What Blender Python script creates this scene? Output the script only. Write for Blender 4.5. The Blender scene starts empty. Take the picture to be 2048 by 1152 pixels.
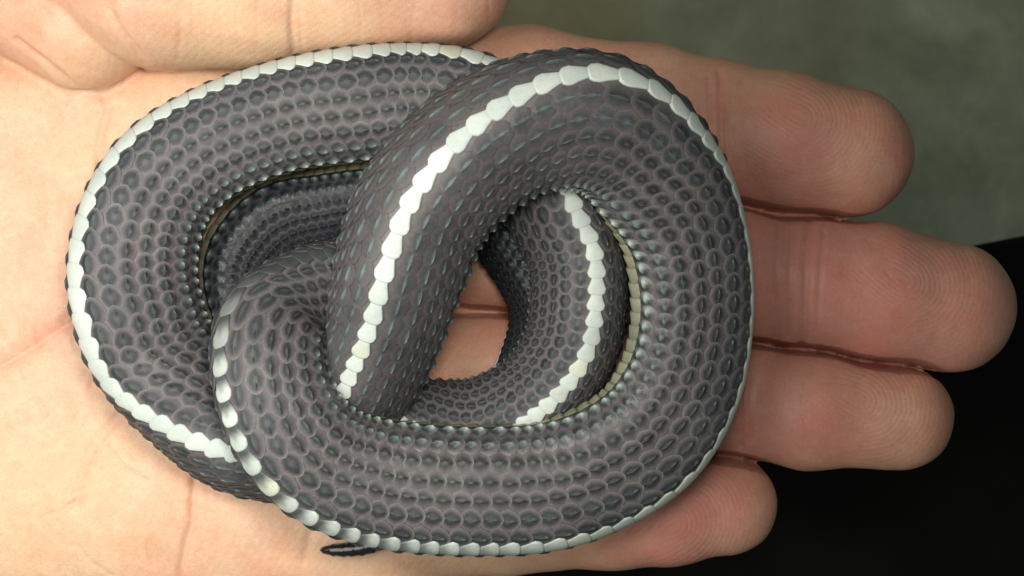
import bpy, math, random
import numpy as np
from mathutils import Vector
from mathutils.bvhtree import BVHTree
random.seed(5); rng = np.random.default_rng(5)
C = bpy.context.scene
COL = C.collection
S = 0.01            # one pixel of the photograph at the hand's plane
D = 30.0            # height of the lens over the palm

# ------------------------------------------------------------------ camera, world, light
cam = bpy.data.cameras.new('camera'); camo = bpy.data.objects.new('camera', cam); COL.objects.link(camo)
camo.location = (0, 0, D)
cam.sensor_width = 36.0
cam.lens = 36.0 * D / (2048 * S)
cam.clip_start = 0.5; cam.clip_end = 500
cam.dof.use_dof = True; cam.dof.focus_distance = D - 2.0; cam.dof.aperture_fstop = 0.33
C.camera = camo
w = bpy.data.worlds.new('World'); C.world = w; w.use_nodes = True
bg = w.node_tree.nodes['Background']; bg.inputs[0].default_value = (0.80, 1.0, 0.92, 1); bg.inputs[1].default_value = 0.14
C.view_settings.view_transform = 'Standard'; C.view_settings.look = 'None'
C.view_settings.exposure = 0.0; C.view_settings.gamma = 1

def lamp(name, typ, loc, target, energy, color, **kw):
    l = bpy.data.lights.new(name, typ); l.energy = energy; l.color = color
    for k, v in kw.items(): setattr(l, k, v)
    o = bpy.data.objects.new(name, l); COL.objects.link(o); o.location = loc
    d = Vector(target) - Vector(loc); o.rotation_euler = d.to_track_quat('-Z', 'Y').to_euler()
    return o
lamp('key_lamp', 'SPOT', (0.5, 3.6, 26.0), (-17.0, -2.6, 0), 22000, (1.0, 0.955, 0.87), spot_size=math.radians(112), spot_blend=1.0, shadow_soft_size=2.2)
lamp('overhead_lamp', 'AREA', (-14.5, -1.0, 21.0), (-3.0, 0, 0), 7000, (1.0, 0.985, 0.92), shape='DISK', size=22.0)

# ------------------------------------------------------------------ helpers
def U(px, py, z=0.0):
    f = S * (D - z) / D
    return np.array([(px - 1024) * f, -(py - 576) * f, z])
def tag(o, label=None, cat=None, group=None, kind=None):
    if label: o['label'] = label
    if cat: o['category'] = cat
    if group: o['group'] = group
    if kind: o['kind'] = kind
    return o
def mesh_np(name, V, F, mats, cols=None, smooth=True, parent=None, attrs=None):
    me = bpy.data.meshes.new(name)
    V = np.asarray(V, np.float32)
    if isinstance(F, np.ndarray):
        n = F.shape[1]; nf = len(F)
        me.vertices.add(len(V)); me.vertices.foreach_set('co', V.ravel())
        me.loops.add(nf * n); me.loops.foreach_set('vertex_index', F.astype(np.int32).ravel())
        me.polygons.add(nf); me.polygons.foreach_set('loop_start', np.arange(0, nf * n, n, dtype=np.int32))
        me.update(calc_edges=True)
    else:
        me.from_pydata(V.tolist(), [], F)
    if smooth: me.polygons.foreach_set('use_smooth', np.ones(len(me.polygons), bool))
    if cols is not None:
        a = me.attributes.new('col', 'FLOAT_COLOR', 'POINT')
        cols = np.asarray(cols); c = np.ones((len(V), 4), np.float32); c[:, :cols.shape[1]] = cols; a.data.foreach_set('color', c.ravel())
    for k, v in (attrs or {}).items():
        a = me.attributes.new(k, 'FLOAT', 'POINT'); a.data.foreach_set('value', np.asarray(v, np.float32))
    for m in mats: me.materials.append(m)
    me.update()
    o = bpy.data.objects.new(name, me); COL.objects.link(o)
    if parent is not None: o.parent = parent
    return o
def sst(a, b, x):
    t = np.clip((x - a) / (b - a), 0, 1); return t * t * (3 - 2 * t)
def vnoise(P, freq, seed):
    """cheap smooth noise: a sum of rotated sines"""
    r = np.random.default_rng(seed); out = np.zeros(len(P))
    for k in range(7):
        v = r.normal(size=3); v /= np.linalg.norm(v)
        out += np.sin(P @ v * freq * r.uniform(.6, 1.7) + r.uniform(0, 6.28) + 1.3 * np.sin(P @ r.normal(size=3) * freq * .35 + r.uniform(0, 6)))
    return out / 3.2

class NT:
    def __init__(s, name):
        s.m = bpy.data.materials.new(name); s.m.use_nodes = True; s.t = s.m.node_tree
        s.b = s.t.nodes['Principled BSDF']
    def n(s, typ, **kw):
        x = s.t.nodes.new(typ)
        for k, v in kw.items():
            if k.startswith('i_'):
                key = k[2:]; key = int(key) if key.isdigit() else key
                x.inputs[key].default_value = v
            else: setattr(x, k, v)
        return x
    def l(s, a, b): s.t.links.new(a, b)
    def math(s, op, a, b=None):
        x = s.n('ShaderNodeMath', operation=op)
        for i, v in enumerate((a, b)):
            if v is None: continue
            if isinstance(v, (int, float)): x.inputs[i].default_value = v
            else: s.l(v, x.inputs[i])
        return x.outputs[0]
    def ramp(s, fac, stops):
        r = s.n('ShaderNodeValToRGB'); e = r.color_ramp.elements
        while len(e) < len(stops): e.new(0.5)
        for q, (p, c) in zip(e, stops): q.position = p; q.color = (*c, 1) if len(c) == 3 else c
        s.l(fac, r.inputs[0]); return r.outputs[0]
    def mix(s, typ, fac, a, b):
        x = s.n('ShaderNodeMix', data_type='RGBA', blend_type=typ)
        for sock, v in ((x.inputs[0], fac), (x.inputs[6], a), (x.inputs[7], b)):
            if isinstance(v, (int, float)): sock.default_value = v
            elif isinstance(v, tuple): sock.default_value = (*v, 1)
            else: s.l(v, sock)
        return x.outputs[2]
    def noise(s, scale, detail=3, rough=.5, vec=None, dist=0):
        x = s.n('ShaderNodeTexNoise'); x.inputs['Scale'].default_value = scale; x.inputs['Detail'].default_value = detail
        x.inputs['Roughness'].default_value = rough; x.inputs['Distortion'].default_value = dist
        if vec is not None: s.l(vec, x.inputs['Vector'])
        return x

# ------------------------------------------------------------------ materials
def snake_mat(name, rough, bumpd, mot=1.0):
    k = NT(name); at = k.n('ShaderNodeAttribute', attribute_name='col')
    tc = k.n('ShaderNodeTexCoord').outputs['Object']
    n1 = k.noise(1.1, 4, .55, tc); n2 = k.noise(16, 3, .6, tc); n3 = k.noise(60, 2, .6, tc)
    v = k.ramp(n1.outputs['Fac'], [(.3, (.86, .88, .90)), (.7, (1.12, 1.10, 1.07))])
    v2 = k.ramp(n2.outputs['Fac'], [(.25, (1 - .18 * mot,) * 3), (.75, (1 + .15 * mot,) * 3)])
    c = k.mix('MULTIPLY', 1.0, at.outputs['Color'], v); c = k.mix('MULTIPLY', 1.0, c, v2)
    k.l(c, k.b.inputs['Base Color'])
    r = k.ramp(n2.outputs['Fac'], [(.3, (rough - .08,) * 3), (.7, (rough + .1,) * 3)]); k.l(k.math('MULTIPLY', r, at.outputs['Alpha']), k.b.inputs['Roughness'])
    bp = k.n('ShaderNodeBump'); bp.inputs['Strength'].default_value = .5; bp.inputs['Distance'].default_value = bumpd
    hsum = k.math('ADD', n2.outputs['Fac'], k.math('MULTIPLY', n3.outputs['Fac'], .5)); k.l(hsum, bp.inputs['Height']); k.l(bp.outputs[0], k.b.inputs['Normal'])
    k.b.inputs['Specular IOR Level'].default_value = .25
    return k.m
M_SCALE = snake_mat('snake_scale', .47, .009)
M_WHITE = snake_mat('snake_white_scale', .45, .005, .4)
M_SKIN = snake_mat('snake_interstitial_skin', .50, .007)
M_SKIN.node_tree.nodes['Principled BSDF'].inputs['Specular IOR Level'].default_value = .5

def skin_mat():
    k = NT('human_skin'); at = k.n('ShaderNodeAttribute', attribute_name='col')
    ph = k.n('ShaderNodeAttribute', attribute_name='phase').outputs['Fac']; ms = k.n('ShaderNodeAttribute', attribute_name='ridge').outputs['Fac']
    tc = k.n('ShaderNodeTexCoord').outputs['Object']
    n1 = k.noise(1.0, 5, .6, tc); n2 = k.noise(5.5, 4, .6, tc); n3 = k.noise(26, 3, .65, tc)
    blot = k.ramp(n1.outputs['Fac'], [(.32, (1.04, .94, .90)), (.5, (1.0, 1.0, 1.0)), (.68, (.99, 1.06, 1.06))])
    fine = k.ramp(n2.outputs['Fac'], [(.3, (.95, .91, .90)), (.7, (1.04, 1.07, 1.08))])
    grain = k.ramp(n3.outputs['Fac'], [(.3, (.93, .92, .91)), (.7, (1.06, 1.07, 1.08))])
    c = k.mix('MULTIPLY', 1.0, at.outputs['Color'], blot); c = k.mix('MULTIPLY', 1.0, c, fine); c = k.mix('MULTIPLY', 1.0, c, grain)
    k.l(c, k.b.inputs['Base Color'])
    k.b.inputs['Roughness'].default_value = .44; k.b.inputs['Specular IOR Level'].default_value = .38
    k.b.inputs['Subsurface Weight'].default_value = .30; k.b.inputs['Subsurface Radius'].default_value = (1.0, .32, .16); k.b.inputs['Subsurface Scale'].default_value = .13
    jit = k.math('MULTIPLY', k.math('SUBTRACT', n2.outputs['Fac'], .5), 3.0)
    wv = k.math('MULTIPLY', k.math('SINE', k.math('ADD', ph, jit)), ms)
    hsum = k.math('ADD', k.math('MULTIPLY', wv, .5), k.math('ADD', k.math('MULTIPLY', n3.outputs['Fac'], .8), k.math('MULTIPLY', n2.outputs['Fac'], .8)))
    bp = k.n('ShaderNodeBump'); bp.inputs['Strength'].default_value = .55; bp.inputs['Distance'].default_value = .024
    k.l(hsum, bp.inputs['Height']); k.l(bp.outputs[0], k.b.inputs['Normal'])
    return k.m
M_HAND = skin_mat()

# ------------------------------------------------------------------ ground and dark cloth
k = NT('worn_green_floor'); tc = k.n('ShaderNodeTexCoord').outputs['Object']
a = k.noise(.11, 5, .6, tc, .6); b = k.noise(.55, 4, .65, tc); d3 = k.noise(.05, 2, .5, tc)
c = k.ramp(a.outputs['Fac'], [(.25, (.38, .36, .235)), (.5, (.56, .545, .40)), (.75, (.72, .71, .56))])
c = k.mix('MULTIPLY', .6, c, k.ramp(b.outputs['Fac'], [(.3, (.72, .72, .70)), (.7, (1.2, 1.22, 1.2))]))
e5 = k.noise(.28, 4, .7, tc, 1.0); c = k.mix('MULTIPLY', .8, c, k.ramp(e5.outputs['Fac'], [(.3, (.80, .81, .78)), (.65, (1.12, 1.11, 1.08))]))
c = k.mix('MIX', k.ramp(d3.outputs['Fac'], [(.54, (0, 0, 0)), (.64, (.6, .6, .6))]), c, (.30, .25, .11))
k.l(c, k.b.inputs['Base Color']); k.b.inputs['Roughness'].default_value = .8
FZ = -30.0
gx = np.linspace(-160, 160, 81); X, Y = np.meshgrid(gx, gx, indexing='ij')
Z = FZ + .12 * np.sin(X * .31) * np.cos(Y * .27)
idx = np.arange(81 * 81).reshape(81, 81)
Fq = np.stack([idx[:-1, :-1], idx[1:, :-1], idx[1:, 1:], idx[:-1, 1:]], -1).reshape(-1, 4)
tag(mesh_np('floor', np.stack([X, Y, Z], -1).reshape(-1, 3), Fq, [k.m]), kind='structure')

k = NT('black_woven_cloth'); tc = k.n('ShaderNodeTexCoord').outputs['Object']
mp = k.n('ShaderNodeMapping'); mp.inputs['Rotation'].default_value = (0, 0, math.radians(-38)); k.l(tc, mp.inputs['Vector'])
wv = k.n('ShaderNodeTexWave'); wv.inputs['Scale'].default_value = 2.2; wv.inputs['Distortion'].default_value = 1.5; k.l(mp.outputs[0], wv.inputs['Vector'])
nn = k.noise(.6, 4, .6, tc)
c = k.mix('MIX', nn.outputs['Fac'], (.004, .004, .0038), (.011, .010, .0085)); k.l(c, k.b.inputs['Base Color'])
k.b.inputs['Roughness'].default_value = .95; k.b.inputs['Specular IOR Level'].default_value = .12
bp = k.n('ShaderNodeBump'); bp.inputs['Strength'].default_value = .12; bp.inputs['Distance'].default_value = .1; k.l(wv.outputs['Fac'], bp.inputs['Height']); k.l(bp.outputs[0], k.b.inputs['Normal'])
CZ = -12.0
NU, NV = 120, 90
cu = np.linspace(0, 1, NU); cv = np.linspace(0, 1, NV)
top = []
for u in cu:
    px = 150 + u * 2900
    e = 560 - (px - 1400) * .13 + 6 * math.sin(px * .011)        # far hem
    for v in cv:
        py = e + v * 1400
        lift = .5 * math.sin(px * .0042 + py * .006) * min(1, v * 6) + .3 * math.sin(px * .009 - py * .012) * min(1, v * 6)
        hem = -.55 * (1 - min(1, v / .02)) ** 2
        top.append(U(px, py, CZ + hem) + np.array([0, 0, lift]))
top = np.array(top); bot = top - np.array([0, 0, .7])
ii = np.arange(NU * NV).reshape(NU, NV); nb = NU * NV
F = np.stack([ii[:-1, :-1], ii[:-1, 1:], ii[1:, 1:], ii[1:, :-1]], -1).reshape(-1, 4)
F2 = F[:, ::-1] + nb
rim = []
loopi = list(ii[:, 0]) + list(ii[-1, 1:]) + list(ii[-2::-1, -1]) + list(ii[0, -2:0:-1])
for q in range(len(loopi)):
    p0, p1 = loopi[q], loopi[(q + 1) % len(loopi)]; rim.append((p0, p1, p1 + nb, p0 + nb))
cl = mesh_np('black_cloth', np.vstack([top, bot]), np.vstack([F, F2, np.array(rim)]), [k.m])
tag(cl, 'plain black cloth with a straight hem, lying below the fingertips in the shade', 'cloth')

# ------------------------------------------------------------------ the hand: one continuous surface from a distance field
def cone(P, a, b, ra, rb, sq=1.0):
    a = np.asarray(a, np.float32); b = np.asarray(b, np.float32); ab = b - a
    t = np.clip(((P - a) @ ab) / (ab @ ab), 0, 1)
    q = P - (a + t[:, None] * ab)
    if sq != 1.0: q = q * np.array([1, 1, sq], np.float32)
    return np.sqrt((q * q).sum(1)) - (ra + t * (rb - ra))
def smin(a, b, k):
    h = np.clip(.5 + .5 * (b - a) / k, 0, 1); return b + (a - b) * h - k * h * (1 - h)
def chain(P, pts, k=.25, sq=1.0, grow=0):
    """pts: (px, py, radius px, top z)"""
    d = None
    for (x0, y0, r0, t0), (x1, y1, r1, t1) in zip(pts[:-1], pts[1:]):
        r0 = (r0 + grow) * S; r1 = (r1 + grow) * S
        e = cone(P, U(x0, y0, t0 - r0 / sq), U(x1, y1, t1 - r1 / sq), r0, r1, sq)
        d = e if d is None else smin(d, e, k)
    return d
FING = {
 'index': [(700, 190, 158, -.1), (1060, 212, 158, .05), (1300, 243, 150, .12), (1432, 262, 141, .12), (1560, 285, 139, .22), (1696, 305, 130, .2)],
 'middle': [(700, 470, 146, -.9), (1000, 494, 132, -.5), (1300, 524, 136, .05), (1470, 546, 137, .1), (1620, 566, 135, .05), (1760, 588, 137, .15), (1896, 615, 132, .05)],
 'ring': [(700, 737, 134, -.9), (1000, 752, 128, -.5), (1300, 782, 120, .0), (1480, 802, 115, .0), (1620, 819, 114, .05), (1802, 836, 106, .0)],
 'pinky': [(650, 1000, 140, -.15), (1000, 1015, 130, -.15), (1220, 1015, 120, -.1), (1340, 1012, 113, -.05), (1447, 1007, 104, -.05)],
}
def hand_parts(P):
    P = P.astype(np.float32)
    fs = [chain(P, pts, .3, 1.18, 2.5) for pts in FING.values()]
    # palm: rounded slab
    q = np.abs(P - np.array([-10.3, -.9, -1.55], np.float32)) - np.array([7.6, 4.6, .35], np.float32)
    palm = np.sqrt((np.maximum(q, 0) ** 2).sum(1)) + np.minimum(q.max(1), 0) - 1.15
    palm = smin(palm, chain(P, [(-700, 900, 330, -.1), (-150, 960, 262, .12), (350, 1000, 175, .05), (900, 1015, 127, -.12)], .5), .9)   # outer edge of the hand
    palm = smin(palm, chain(P, [(-700, 250, 330, .0), (-100, 330, 230, .0)], .5), .9)
    palm = smin(palm, chain(P, [(-1300, 590, 400, -.1), (-600, 590, 420, -.2)], .5, 1.35), 1.2)                                           # wrist
    xy = to_px(P.astype(np.float64)); palm = palm + .85 * np.exp(-(((xy[:, 0] - 620) / 300) ** 2 + ((xy[:, 1] - 560) / 250) ** 2)) * sst(-2.0, -1.0, P[:, 2])
    # ball of the thumb, folding over the palm, and the thumb itself
    th = chain(P, [(-420, -190, 220, .3), (-120, -130, 150, .75), (172, 42, 141, 1.35)], .6)
    tb = chain(P, [(330, -62, 196, 2.5), (520, -48, 170, 2.35), (700, -48, 160, 2.15), (880, -47, 146, 1.95)], .5)
    th2 = chain(P, [(120, -140, 200, 1.8), (330, -70, 190, 2.45)], .5)
    return fs, palm, th, smin(tb, th2, .4)
def hand_raw(P):
    fs, palm, th, tb = hand_parts(P)
    f = fs[0]
    for e in fs[1:]: f = smin(f, e, .035)
    return smin(smin(smin(palm, f, .45), th, .22), tb, .07)
def crevice(P):
    """1 at the bottom of a fold where two parts of the hand press together"""
    fs, palm, th, tb = hand_parts(P); c = np.zeros(len(P))
    def fold(a, b, wd): return np.exp(-((a - b) / wd) ** 2) * (np.maximum(a, b) < .25)
    for a, b in zip(fs[:-1], fs[1:]): c = np.maximum(c, fold(a, b, .17) * sst(.05, .3, palm - np.minimum(a, b)))
    return c * sst(-1.9, -1.2, P[:, 2])
CREASE = [  # pixel polyline, width px, depth
 ([(200, 186), (212, 215), (200, 260), (196, 310), (204, 370)], 9, .05),
 ([(0, 735), (70, 690), (150, 642)], 22, .09), ([(0, 735), (70, 690), (150, 642)], 5, .03),
 ([(258, 812), (222, 855), (185, 900), (160, 960), (148, 1010)], 11, .045),
 ([(386, 960), (388, 1040), (376, 1085), (366, 1152)], 9, .06),
 ([(630, 1040), (612, 1080), (606, 1120)], 10, .035),
 ([(30, 86), (75, 114), (118, 146), (160, 180), (203, 190), (248, 162), (286, 134)], 8, .07),
 ([(226, -40), (225, 20), (245, 70), (284, 130)], 8, .05),
 ([(0, 930), (60, 900), (150, 820)], 12, .02), ([(0, 480), (60, 560), (130, 640)], 9, .02), ([(20, 300), (60, 430), (90, 560)], 8, .016),
 ([(110, 230), (135, 330), (150, 430)], 6, .012), ([(60, 760), (110, 800), (190, 805)], 8, .014),
 ([(1440, 140), (1443, 250), (1440, 380)], 7, .05), ([(1416, 150), (1420, 250), (1415, 370)], 5, .025), ([(1458, 180), (1462, 260), (1458, 350)], 4, .015),
 ([(1622, 440), (1612, 540), (1604, 690)], 8, .05), ([(1590, 460), (1580, 550), (1574, 670)], 5, .03), ([(1648, 470), (1640, 560), (1634, 660)], 5, .025), ([(1560, 450), (1556, 520), (1552, 640)], 5, .018),
 ([(1492, 720), (1486, 800), (1484, 890)], 6, .04), ([(1510, 730), (1506, 800), (1502, 880)], 5, .028), ([(1470, 730), (1466, 800), (1470, 870)], 5, .02),
 ([(590, -20), (588, 60), (592, 130)], 8, .05), ([(600, -20), (604, 60), (604, 120)], 5, .03), ([(360, 10), (356, 70), (352, 120)], 6, .018),
]
_r = random.Random(11)
for _ in range(46):          # fine lines of the palm
    x = _r.uniform(-20, 420); y = _r.uniform(200, 1130); L = _r.uniform(25, 110); a = math.radians(_r.choice([-35, -60, 20, 75, 95]) + _r.uniform(-14, 14))
    b = a + _r.uniform(-.3, .3)
    CREASE.append(([(x, y), (x + L * .5 * math.cos(a), y - L * .5 * math.sin(a)), (x + L * .5 * (math.cos(a) + math.cos(b)), y - L * .5 * (math.sin(a) + math.sin(b)))], _r.uniform(4, 6), _r.uniform(.012, .024)))
for _ in range(16):
    x = _r.uniform(300, 980); CREASE.append(([(x, -10), (x + _r.uniform(-6, 6), 50), (x + _r.uniform(-10, 10), _r.uniform(70, 120))], 4.5, _r.uniform(.004, .010)))
def polyd(xy, pts):
    d = np.full(len(xy), 1e9)
    for a, b in zip(pts[:-1], pts[1:]):
        a = np.array(a, float); b = np.array(b, float); ab = b - a
        t = np.clip(((xy - a) @ ab) / (ab @ ab), 0, 1); d = np.minimum(d, np.linalg.norm(xy - a - t[:, None] * ab, axis=1))
    return d
def to_px(P):
    f = S * (D - P[:, 2]) / D
    return np.stack([P[:, 0] / f + 1024, -P[:, 1] / f + 576], -1)
def surface_nets(sdf, lo, hi, h):
    n = np.ceil((np.array(hi) - lo) / h).astype(int) + 1
    ax = [lo[i] + h * np.arange(n[i]) for i in range(3)]
    G = np.empty(n, np.float32)
    for i in range(0, n[0], 24):
        g = np.stack(np.meshgrid(ax[0][i:i + 24], ax[1], ax[2], indexing='ij'), -1).reshape(-1, 3).astype(np.float32)
        G[i:i + 24] = sdf(g).reshape(-1, n[1], n[2])
    ins = G < 0
    m = n - 1
    acc = np.zeros((*m, 3), np.float32); cnt = np.zeros(m, np.float32)
    def sl(o): return tuple(slice(o[i], o[i] + m[i]) for i in range(3))
    for axn in range(3):
        o1, o2 = [i for i in range(3) if i != axn]
        for u in (0, 1):
            for v in (0, 1):
                a = [0, 0, 0]; a[o1] = u; a[o2] = v; b = list(a); b[axn] = 1
                A, B = G[sl(a)], G[sl(b)]; x = (A < 0) != (B < 0)
                t = np.where(x, A / np.where(x, A - B, 1), 0)
                p = np.zeros((*m, 3), np.float32); p[..., o1] = u; p[..., o2] = v; p[..., axn] = t
                acc += p * x[..., None]; cnt += x
    act = cnt > 0
    vid = np.full(m, -1, np.int64); vid[act] = np.arange(act.sum())
    ijk = np.argwhere(act)
    V = (ijk + acc[act] / cnt[act][:, None]) * h + np.array(lo)
    Q = []
    for axn in range(3):
        o1, o2 = [(1, 2), (2, 0), (0, 1)][axn]
        s0 = [slice(None)] * 3; s1 = [slice(None)] * 3; s0[axn] = slice(0, -1); s1[axn] = slice(1, None)
        x = ins[tuple(s0)] != ins[tuple(s1)]
        e = np.argwhere(x); e = e[(e[:, o1] > 0) & (e[:, o2] > 0) & (e[:, o1] < m[o1]) & (e[:, o2] < m[o2])]
        flip = ins[tuple(s0)][tuple(e.T)]
        def cid(d1, d2):
            c = e.copy(); c[:, o1] += d1; c[:, o2] += d2; return vid[tuple(c.T)]
        q = np.stack([cid(-1, -1), cid(0, -1), cid(0, 0), cid(-1, 0)], -1)
        q[~flip] = q[~flip][:, ::-1]
        Q.append(q)
    return V, np.vstack(Q)
V, Q = surface_nets(hand_raw, np.array([-16.5, -8.6, -4.6]), np.array([11.2, 8.2, 2.7]), .08)
tmp = mesh_np('hand_tmp', V, Q, [])
md = tmp.modifiers.new('s', 'SUBSURF'); md.levels = 1; md.render_levels = 1
dg = bpy.context.evaluated_depsgraph_get(); ev = tmp.evaluated_get(dg); em = ev.to_mesh()
V = np.empty(len(em.vertices) * 3, np.float32); em.vertices.foreach_get('co', V); V = V.reshape(-1, 3).astype(np.float64)
Q = np.empty(len(em.loops), np.int32); em.loops.foreach_get('vertex_index', Q); Q = Q.reshape(-1, 4)
ev.to_mesh_clear(); tm = tmp.data; bpy.data.objects.remove(tmp); bpy.data.meshes.remove(tm)
def grad(P):
    e = .02; return np.stack([hand_raw(P + np.eye(3)[i] * e) - hand_raw(P - np.eye(3)[i] * e) for i in range(3)], -1) / (2 * e)
for it in range(2):
    g = grad(V); g2 = (g * g).sum(1); d = hand_raw(V)
    V -= (np.clip(d, -.06, .06) / np.maximum(g2, .8))[:, None] * g
cv_ = crevice(V)
N = grad(V); N /= np.maximum(np.linalg.norm(N, axis=1), 1e-6)[:, None]
px = to_px(V); up = sst(.05, .5, N[:, 2])
disp = .030 * vnoise(V, 1.6, 3) + .012 * vnoise(V, 5, 4)
dark = np.zeros(len(V))
wob = np.stack([vnoise(V, 2.2, 21), vnoise(V, 2.2, 22)], -1) * 5
for pts, wd, dp in CREASE:
    pw = px + wob; ap = np.array(pts, float); box = ((pw > ap.min(0) - 4 * wd) & (pw < ap.max(0) + 4 * wd)).all(1) & (up > 0)
    g_ = np.zeros(len(V)); g_[box] = np.exp(-(polyd(pw[box], pts) / wd) ** 2)
    disp -= dp * g_ * up; dark = np.maximum(dark, g_ * min(1, dp * 12) * up)
V += N * (disp * (1 - cv_))[:, None]
V[:, 2] -= .6 * cv_ * sst(-.2, .3, N[:, 2])
# pigment of the skin (pinker finger pads, tan palm), print ridges
base = np.array([.63, .40, .25]); pink = np.array([.58, .27, .205]); pale = np.array([.66, .46, .30])
pk = .20 + .18 * sst(900, 1500, px[:, 0]) + .20 * vnoise(V, .9, 8) + .16 * vnoise(V, 2.5, 9) + .08 * vnoise(V, 7, 10)
for (cx, cy, r, s_) in [(1620, 330, 150, .55), (1560, 560, 110, .35), (1760, 600, 150, .6), (1640, 830, 160, .6), (1430, 830, 100, .35), (1340, 1030, 130, .45), (1520, 250, 110, .3), (1440, 460, 90, .15),
                        (70, 60, 90, .25), (290, 60, 80, .3), (500, 1010, 120, .3), (960, 700, 120, .5), (560, 30, 60, .3), (860, 20, 140, .35), (150, 560, 90, .15), (100, 660, 60, .25)]:
    pk += s_ * np.exp(-(((px[:, 0] - cx) ** 2 + (px[:, 1] - cy) ** 2) / r ** 2))
pk = np.clip(pk + dark * .28, 0, 1)
fing = sst(600, 1300, px[:, 0])
col = base * (1 - pk[:, None]) + pink * pk[:, None]
col = col * (1 - .25 * (1 - fing[:, None])) + pale * .25 * (1 - fing[:, None])
col *= 1 - fing[:, None] * np.array([.14, .25, .22])
phase = np.zeros(len(V)); ridge = np.zeros(len(V))
for (cx, cy, ang, r) in [(1600, 235, .5, 165), (1810, 560, .6, 150), (1720, 800, .4, 140), (1350, 1050, -.5, 150)]:
    dx = px[:, 0] - cx; dy = px[:, 1] - cy; ca, sa = math.cos(ang), math.sin(ang)
    ax_ = dx * ca + dy * sa; ay_ = -dx * sa + dy * ca
    rr = np.sqrt(np.where(ax_ > 0, ax_ ** 2, (ax_ * .35) ** 2) + (ay_ * 1.15) ** 2 + 60)
    m_ = np.exp(-((ax_ - 30) ** 2 + ay_ ** 2) / r ** 2 * 1.1)
    sel = m_ > ridge; phase = np.where(sel, rr * 2 * math.pi / 10, phase); ridge = np.where(sel, m_, ridge)
tr = np.clip(.35 - ridge, 0, 1) * fing
phase = np.where(tr > .05, (px[:, 0] + .12 * px[:, 1]) * 2 * math.pi / 12, phase)
ridge = np.maximum(ridge * .28, tr * .30)
pal = (1 - fing) * .16
phase = np.where(pal > ridge, (px[:, 0] * .55 + px[:, 1] * .45 + 25 * vnoise(V, .8, 31)) * 2 * math.pi / 11, phase); ridge = np.maximum(ridge, pal)
hand = mesh_np('hand', V, Q, [M_HAND], cols=col, attrs={'phase': phase, 'ridge': ridge})
tag(hand, 'open bare hand, palm up with fingers stretched out, cradling the coiled snake', 'hand')

# ------------------------------------------------------------------ the snake: centre line (px, py, z, half width px, roll deg; + = ridge to the right of travel)
PATH = [
 (850, 470, .95, 30, 20), (810, 520, .98, 66, 20), (735, 556, 1.05, 98, 25), (640, 580, 1.35, 106, 32), (560, 632, 1.95, 112, 34), (533, 690, 2.45, 117, 36), (545, 780, 2.65, 119, 40),
 (588, 868, 2.6, 123, 45), (662, 930, 2.35, 127, 50), (760, 961, 2.1, 130, 55), (860, 972, 1.95, 131, 57), (960, 975, 1.85, 131, 58), (1080, 968, 1.75, 131, 60),
 (1190, 930, 1.7, 131, 67), (1290, 862, 1.65, 130, 70), (1349, 760, 1.6, 128, 76), (1371, 650, 1.6, 126, 79), (1369, 550, 1.65, 128, 79), (1354, 460, 1.75, 130, 74),
 (1318, 370, 1.95, 137, 62), (1262, 282, 2.35, 140, 44), (1190, 236, 2.75, 143, 32), (1105, 230, 3.0, 144, 22), (1010, 258, 3.15, 144, 11), (915, 325, 3.2, 144, 6), (842, 415, 3.1, 142, 4), (804, 510, 2.9, 139, 4),
 (778, 600, 2.55, 131, 4), (750, 690, 2.05, 122, 7), (715, 775, 1.5, 116, 8), (655, 850, 1.15, 112, 8), (565, 893, 1.0, 116, 0),
 (462, 868, 1.0, 121, -8), (375, 793, 1.02, 125, -24), (310, 708, 1.05, 127, -42), (277, 625, 1.15, 130, -41), (269, 535, 1.2, 129, -46), (290, 436, 1.25, 125, -49), (343, 350, 1.28, 120, -51),
 (440, 284, 1.28, 114, -55), (570, 236, 1.25, 113, -55), (700, 212, 1.18, 116, -53), (820, 206, 1.0, 116, -58), (930, 214, 1.0, 114, -54), (1030, 262, 1.02, 112, -46), (1088, 345, 1.1, 110, -22),
 (1120, 425, 1.25, 108, -13), (1158, 510, 1.3, 104, -14), (1163, 600, 1.3, 102, -13), (1146, 697, 1.25, 100, -13), (1076, 795, 1.1, 98, -10), (960, 848, .92, 92, -20),
 (845, 850, .75, 92, 0), (725, 838, .70, 88, 30), (610, 780, .70, 88, 60), (545, 690, .5, 82, 80), (484, 600, .1, 88, 92), (482, 515, -.15, 92, 92), (552, 440, -.25, 92, 86), (655, 414, -.3, 86, 84), (770, 394, -.1, 82, 90),
 (890, 404, .05, 80, 110), (990, 440, .15, 83, 125), (1062, 530, .2, 83, 130), (1097, 636, .25, 78, 120), (1046, 755, .52, 62, 90), (975, 850, .45, 52, 50), (905, 950, .36, 42, 20),
 (838, 1005, .30, 32, 10), (790, 1060, .27, 22, 0), (742, 1090, .26, 18, 0), (694, 1099, .24, 15, 0), (657, 1100, .20, 10.5, 0), (640, 1100, .16, 2, 0)]
PATH = np.array(PATH, float)
ctrl = np.array([[*U(p[0], p[1], p[2]), p[3] * .955 * S * (D - p[2]) / D, math.radians(p[4])] for p in PATH])
fine = []
for i in range(len(ctrl) - 1):
    p0 = ctrl[max(i - 1, 0)]; p1 = ctrl[i]; p2 = ctrl[i + 1]; p3 = ctrl[min(i + 2, len(ctrl) - 1)]
    for t in np.linspace(0, 1, 40, endpoint=False):
        fine.append(.5 * ((2 * p1) + (-p0 + p2) * t + (2 * p0 - 5 * p1 + 4 * p2 - p3) * t ** 2 + (-p0 + 3 * p1 - 3 * p2 + p3) * t ** 3))
fine.append(ctrl[-1]); fine = np.array(fine)
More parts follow.
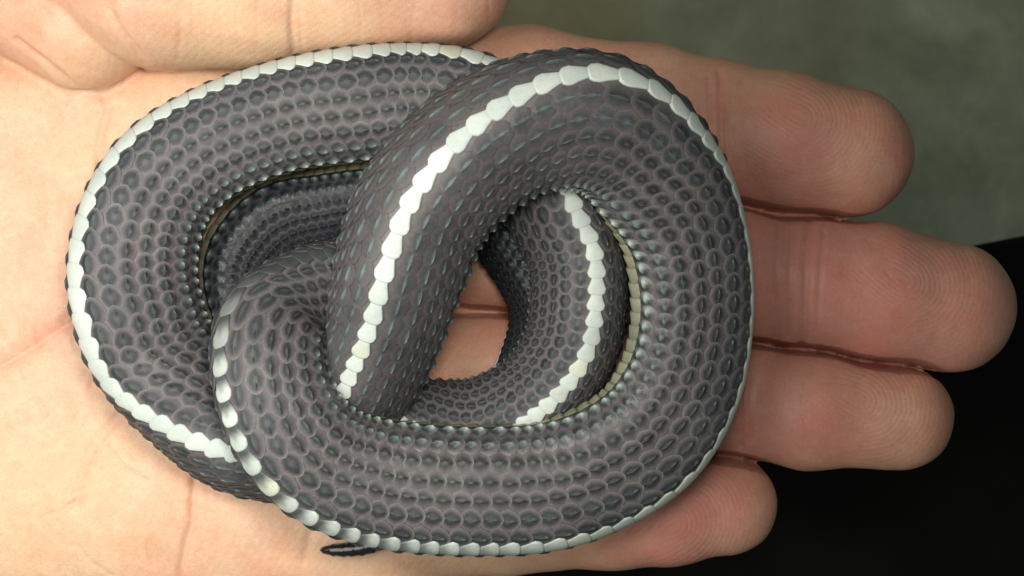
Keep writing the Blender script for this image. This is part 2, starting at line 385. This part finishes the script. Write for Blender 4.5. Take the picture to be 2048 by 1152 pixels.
seg = np.linalg.norm(np.diff(fine[:, :3], axis=0), axis=1); arc = np.concatenate([[0], np.cumsum(seg)]); LEN = arc[-1]
def ctrl_s(i): return arc[min(i * 40, len(arc) - 1)]
ss = np.linspace(0, LEN, int(LEN / .02))
tab = np.stack([np.interp(ss, arc, fine[:, q]) for q in range(5)], -1)
def blur(a, n):
    kx = np.hanning(n); kx /= kx.sum(); p = np.concatenate([np.repeat(a[:1], n // 2, 0), a, np.repeat(a[-1:], n // 2, 0)])
    return np.stack([np.convolve(p[:, i], kx, 'valid')[:len(a)] for i in range(a.shape[1])], -1)
sm = blur(tab, 41); wtail = sst(LEN - 2.0, LEN - .8, ss)[:, None]; tab = sm * (1 - wtail) + tab * wtail
T = np.gradient(tab[:, :3], axis=0); T /= np.linalg.norm(T, axis=1)[:, None]
Tt = blur(T, 31); T = Tt / np.linalg.norm(Tt, axis=1)[:, None]
zz = np.array([0, 0, 1.0]); Nr = np.cross(T, zz); Nr /= np.linalg.norm(Nr, axis=1)[:, None]; Up = np.cross(Nr, T)
Dd = Up * np.cos(tab[:, 4:5]) + Nr * np.sin(tab[:, 4:5]); Ld = Nr * np.cos(tab[:, 4:5]) - Up * np.sin(tab[:, 4:5])
def at(s, arr):
    f = np.clip(s / LEN, 0, 1) * (len(ss) - 1); i = np.clip(f.astype(int), 0, len(ss) - 2); t = (f - i)[..., None]
    return arr[i] * (1 - t) + arr[i + 1] * t
def rad(th, hw):
    tri = .085 * sst(.3, .9, hw)                         # triangular body, round tail
    return 1 + tri * np.cos(3 * th) - .02 + .02 * np.cos(th)
def surf(s, th, h):
    Cn = at(s, tab); hw = Cn[..., 3]; dd = at(s, Dd); ld = at(s, Ld)
    dr = dd * np.cos(th)[..., None] + ld * np.sin(th)[..., None]
    return Cn[..., :3] + dr * (hw * rad(th, hw) + h)[..., None], dr
# body skin
NSs, NA = int(LEN / .07), 88
gs = np.linspace(0, LEN, NSs); ga = np.linspace(0, 2 * math.pi, NA, endpoint=False)
SG, AG = np.meshgrid(gs, ga, indexing='ij')
tw = sst(LEN - 1.7, LEN - 1.3, SG); BV, _ = surf(SG, AG, -.012 + tw * (.012 + .017 * np.sin(SG * 2 * math.pi / .19) * (.6 + .4 * np.cos(6 * AG)))); BVr = BV.reshape(-1, 3)
ii = np.arange(NSs * NA).reshape(NSs, NA); jj = np.roll(ii, -1, 1)
BF = np.stack([ii[:-1], ii[1:], jj[1:], jj[:-1]], -1).reshape(-1, 4)
PURP = np.array([.117, .105, .110]); DARK = np.array([.038, .042, .0435]); RIM = np.array([.205, .20, .192]); WHT = np.array([.51, .555, .52]); BELLY = np.array([.29, .29, .20]); TIP = np.array([.33, .39, .36]); TAILC = np.array([.014, .014, .016])
hwv = at(SG, tab)[..., 3].reshape(-1); tl = sst(.34, .24, hwv) * (SG.reshape(-1) > LEN * .5)
bc = np.tile(PURP * .85, (len(BVr), 1)); bc = bc * (1 - tl[:, None]) + TAILC * tl[:, None]
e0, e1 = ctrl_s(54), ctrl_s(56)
POCKET_SHADE = np.array([.33, .355, .40])  # shade of the low inner coils, painted into their colour
def pocket_shade(s_): return sst(e0, e1, s_)
rb = pocket_shade(SG.reshape(-1))[:, None]; bc = bc * (1 - rb + rb * POCKET_SHADE); bc = bc * (1 - tl[:, None]) + TAILC * tl[:, None]
bc = np.concatenate([bc, (1 - .70 * tl)[:, None]], 1)
caps = [list(map(int, ii[0])), list(map(int, ii[-1, ::-1]))]
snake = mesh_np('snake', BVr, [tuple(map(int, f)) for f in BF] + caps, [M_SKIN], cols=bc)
tag(snake, 'dark grey file snake with a white ridge stripe, knotted in loops on the open palm', 'snake')

# stations of scale rows
st = [0.25]
while st[-1] < LEN - .12:
    hw = at(np.array([st[-1]]), tab)[0, 3]; st.append(st[-1] + max(.296 * hw, .15))
st = np.array(st); stP = np.gradient(st); DTH = .305
white_from, white_full = ctrl_s(4), ctrl_s(6)
half_until = ctrl_s(9)

# outline points of one scale cell (x = along the body in pitches, + = tailwards; y = across, in row pitches)
HALF = [(.68, 0), (.64, .13), (.56, .28), (.40, .44), (.02, .60), (-.28, .49), (-.42, .38), (-.50, .18), (-.50, 0)]
OUT = np.array(HALF + [(x, -y) for x, y in HALF[-2:0:-1]])
ANG = np.arctan2(OUT[:, 1] / .6, OUT[:, 0] / .55)
K = 16
def tri_faces(rings):
    F = [(0, 1 + q, 1 + (q + 1) % K) for q in range(K)]
    for r in range(rings - 1):
        a = 1 + r * K
        for q in range(K):
            b = (q + 1) % K; F.append((a + q, a + K + q, a + K + b)); F.append((a + q, a + K + b, a + b))
    return np.array(F)
F5 = tri_faces(4)
NV_ = 1 + 4 * K
def cells():
    recs = []
    for j in list(range(-7, 0)) + list(range(1, 8)):
        aj = abs(j)
        bw = {1: .27, 2: .39, 3: .23, 4: .25, 5: .31, 6: .36, 7: .41}[aj]      # half width of the dark boss
        bl = {1: .41, 2: .42, 3: .40, 4: .39, 5: .40, 6: .42, 7: .45}[aj]
        for n in range(len(st)):
            if 2 < n and st[n] < LEN - 1.75: recs.append((n, j, bw, bl))
    return recs
recs = cells(); n = len(recs)
R_n = np.array([r[0] for r in recs]); R_j = np.array([r[1] for r in recs]); R_bw = np.array([r[2] for r in recs]); R_bl = np.array([r[3] for r in recs])
P_ = stP[R_n] * rng.uniform(.97, 1.03, n)
sc = st[R_n] + np.where(R_j % 2 != 0, .5 * stP[R_n], 0) + rng.normal(0, .012, n); tc_ = R_j * DTH + rng.normal(0, .007, n)
hw_ = at(sc, tab)[:, 3] / 1.2
lx = np.zeros((n, NV_)); ly = np.zeros((n, NV_)); lh = np.zeros((n, NV_)); lc = np.zeros((n, NV_, 3))
jit = rng.uniform(.92, 1.08, (n, 1))
aj = np.abs(R_j)[:, None]
tl_ = sst(.28, .19, hw_)[:, None] * (sc > LEN * .5)[:, None]
def ring(r0, x, y, h, c):
    i = slice(1 + r0 * K, 1 + (r0 + 1) * K); lx[:, i] = x; ly[:, i] = y; lh[:, i] = h; lc[:, i] = c
ca, sa = np.cos(ANG)[None], np.sin(ANG)[None]
keel = np.exp(-(sa / .24) ** 2)                              # 1 on the keel line
mid = (sst(ctrl_s(19), ctrl_s(23), sc) * (1 - sst(ctrl_s(31), ctrl_s(33), sc)))[:, None]   # upper arch: slimmer keels; keel sheen and dimmer skin painted into the colours
slim = np.maximum(mid, .42 * (1 - sst(ctrl_s(19), ctrl_s(21), sc))[:, None])
bw = R_bw[:, None] * jit * (1 - .42 * slim); bl = R_bl[:, None]
boss = .022 + .020 * (aj >= 6)
dk = DARK * (1 + rng.normal(0, .10, (n, 1))); dk = dk[:, None, :] * (1 + .85 * mid[..., None])
lowrow = sst(5.4, 7.0, aj)[..., None]
lx[:, 0] = .02; ly[:, 0] = 0; lh[:, 0] = (boss + .037)[:, 0]
lc[:, 0] = dk[:, 0] * 2.0 * (1 - lowrow[:, 0]) + (TIP * .75) * lowrow[:, 0]
post = np.clip(ca, 0, 1)[..., None]
c1 = dk * (1.05 - .25 * (aj[..., None] >= 3) * (aj[..., None] <= 5) + .95 * keel[..., None]); c1 = c1 * (1 - lowrow * post) + TIP * lowrow * post  # keel line lightened as a painted glint
lens = np.where(aj >= 2, np.abs(sa) ** .7, 1.0)
ring(0, .03 + bl * .62 * ca, bw * .58 * sa * lens, (boss * .75 + .036 * keel) * (.85 + .45 * ca), c1)
c2 = dk * (.92 - .22 * (aj[..., None] >= 3) * (aj[..., None] <= 5)) + 0 * post; c2 = c2 * (1 - .75 * lowrow * post ** 2) + TIP * .75 * lowrow * post ** 2
ring(1, .03 + bl * ca, bw * sa * lens, .016 + .022 * np.clip(ca, 0, 1), c2)
pu = PURP * rng.uniform(.965, 1.035, (n, 1)); pu = pu[:, None, :] * (1 - .22 * lowrow) * (1 - .24 * mid[..., None] * np.array([.85, 1.0, 1.1]))  # arch skin darkened in colour for its weaker light
ox, oy = OUT[None, :, 0], OUT[None, :, 1]
ring(2, ox * .94, np.maximum(np.abs(oy * .93), bw * np.abs(sa) * 1.02) * np.sign(oy), .003 + .014 * np.clip(ca, 0, 1) ** 2, pu + 0 * post)
rimc = RIM * rng.uniform(.75, 1.1, (n, 1)); rimc = rimc[:, None, :] * (1 - .45 * mid[..., None])
em_ = np.where(aj[..., None] == 2, .85, .03 + .62 * post ** 3)
ring(3, ox * 1.0, np.maximum(np.abs(oy * .99), bw * np.abs(sa) * 1.06) * np.sign(oy), -.001 + .023 * np.clip(ca, 0, 1) ** 3 + .003 * (aj == 2), pu * (1 - em_) + rimc * em_)
lc = lc * (1 - tl_[..., None]) + TAILC * tl_[..., None]
lc = np.concatenate([lc, np.repeat(((1 - .72 * tl_) * (1 - .30 * (aj >= 6)) * rng.uniform(.85, 1.15, (n, 1)))[:, None, :], NV_, 1)], -1)
rb = pocket_shade(sc)[:, None, None]; lc[..., :3] *= 1 - rb + rb * POCKET_SHADE
KV, _ = surf(sc[:, None] + lx * P_[:, None], tc_[:, None] + ly * DTH, lh * np.maximum(hw_, .16)[:, None])
# white ridge scales
nv = int((st < LEN - 1.75).sum()); vs = np.arange(2, nv)
VH = [(.63, 0), (.625, .18), (.59, .37), (.47, .53), (.24, .59), (-.04, .48), (-.28, .38), (-.47, .32), (-.50, 0)]
VO = np.array(VH + [(x, -y) for x, y in VH[-2:0:-1]])
vP = stP[vs]; vhw = at(st[vs], tab)[:, 3] / 1.2; m = len(vs)
vx = np.zeros((m, NV_)); vy = np.zeros((m, NV_)); vh = np.zeros((m, NV_)); vc = np.zeros((m, NV_, 3))
wf = sst(white_from, white_full, st[vs])[:, None, None]; hf = 1 - sst(ctrl_s(8), ctrl_s(14), st[vs])[:, None, None]
vx[:, 0] = .1; vh[:, 0] = .036
vt = rng.uniform(.9, 1.05, (m, 1, 1)); stain = rng.random((m, 1, 1)) < .05
wc = WHT * vt * np.where(stain, np.array([1.0, .97, .87]), 1)
def vring(r0, f, h, dim):
    i = slice(1 + r0 * K, 1 + (r0 + 1) * K); vx[:, i] = VO[None, :, 0] * f; vy[:, i] = VO[None, :, 1] * f; vh[:, i] = h
    ant = np.clip(-VO[None, :, 0] * 3 * f + .45, 0, 1)[..., None]
    c = wc * dim; c = c * (1 - ant * hf * .93) + DARK * ant * hf * .93
    vc[:, i] = c * wf + DARK * 1.3 * (1 - wf)
vring(0, .50, .034, 1.0); vring(1, .86, .027 + .008 * (VO[None, :, 0] > .2), .98); vring(2, .97, .020 + .012 * (VO[None, :, 0] > .2), .92); vring(3, 1.0, -.01, .62)
vc[:, 0] = (wc[:, 0] * (1 - hf[:, 0] * .4)) * wf[:, 0] + DARK * (1 - wf[:, 0])
tv = sst(.28, .19, vhw)[:, None, None] * (st[vs] > LEN * .5)[:, None, None]; vc = vc * (1 - tv) + TAILC * tv
vc = np.concatenate([vc, np.repeat(1 - .72 * tv, NV_, 1)], -1)
VV, _ = surf(st[vs][:, None] + vx * vP[:, None], vy * DTH * (1 + .35 * sst(ctrl_s(5), ctrl_s(8), st[vs]) * (1 - sst(ctrl_s(14), ctrl_s(17), st[vs])) + .42 * sst(ctrl_s(33), ctrl_s(35), st[vs]) * (1 - sst(ctrl_s(42), ctrl_s(45), st[vs])) - .20 * sst(ctrl_s(17), ctrl_s(20), st[vs]) * (1 - sst(ctrl_s(30), ctrl_s(32), st[vs])))[:, None], vh * np.maximum(vhw, .16)[:, None])
# belly plates: a strip across, overlapping tailwards
t0 = 7.42 * DTH; bt = np.linspace(t0, 2 * math.pi - t0, 9); bx = np.array([-.52, -.1, .40, .58, .60]); bh = np.array([.0, .022, .045, .040, -.005])
BX, BT = np.meshgrid(bx, bt, indexing='ij'); nB = BX.size
BS = st[vs][:, None] + BX.reshape(1, -1) * vP[:, None]
edge = np.minimum(1, np.minimum(BT - bt[0], bt[-1] - BT) / .12).reshape(1, -1)
PV, _ = surf(BS, np.repeat(BT.reshape(1, -1), m, 0), (np.repeat(bh[:, None], 9, 1).reshape(1, -1) * (.4 + .6 * edge)) * vhw[:, None])
bI = np.arange(nB).reshape(5, 9); BFq = np.stack([bI[:-1, :-1], bI[1:, :-1], bI[1:, 1:], bI[:-1, 1:]], -1).reshape(-1, 4)
bcol = BELLY * rng.uniform(.85, 1.1, (m, 1, 1)) * np.repeat(np.array([.75, .95, 1.05, 1.0, .55])[:, None], 9, 1).reshape(1, -1, 1); bcol = bcol * (1 - tv) + TAILC * tv

# which pieces does the lens see
bvh = BVHTree.FromPolygons([Vector(v) for v in BVr], [tuple(map(int, f)) for f in BF])
eye = Vector((0, 0, D))
def seen(s, th, h=.14):
    P, dr = surf(s, th, np.full(s.shape, h)); out = np.zeros(len(P))
    for q in range(len(P)):
        p = Vector(P[q]); v = (eye - p); L = v.length; v.normalize(); f = float(np.dot(dr[q], v))
        if f > .02 and bvh.ray_cast(p, v, L)[0] is None: out[q] = f
    return out
ks = seen(sc, tc_) * P_ * DTH * hw_ * 1.2
order = np.argsort(-ks); pick = np.zeros(n, bool); pick[order[:300]] = True; pick &= ks > 0
vis_v = np.maximum.reduce([seen(st[vs], np.full(m, t)) for t in (-.25, 0, .25)]) > 0
vis_b = np.maximum.reduce([seen(st[vs], np.full(m, t)) for t in (t0 + .05, t0 + .3, 2 * math.pi - t0 - .05, 2 * math.pi - t0 - .3)]) > 0
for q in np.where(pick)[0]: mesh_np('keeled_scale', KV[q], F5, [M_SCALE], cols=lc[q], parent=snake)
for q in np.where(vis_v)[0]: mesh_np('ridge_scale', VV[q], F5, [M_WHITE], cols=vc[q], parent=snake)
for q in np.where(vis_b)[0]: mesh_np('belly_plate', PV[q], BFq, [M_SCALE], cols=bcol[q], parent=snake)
def joined(name, Vs, F, cs, mats):
    k_, nvt = Vs.shape[:2]
    FF = (F[None] + (np.arange(k_) * nvt)[:, None, None]).reshape(-1, F.shape[1])
    return tag(mesh_np(name, Vs.reshape(-1, 3), FF, mats, cols=cs.reshape(-1, cs.shape[-1]), parent=snake), kind='stuff')
joined('small_scales', KV[~pick], F5, lc[~pick], [M_SCALE])
joined('covered_ridge_scales', VV[~vis_v], F5, vc[~vis_v], [M_WHITE])
joined('covered_belly_plates', PV[~vis_b], BFq, bcol[~vis_b], [M_SCALE])
print('scales', n, 'picked', pick.sum(), 'ridge', vis_v.sum(), 'belly', vis_b.sum(), 'hand verts', len(V), 'length', LEN)
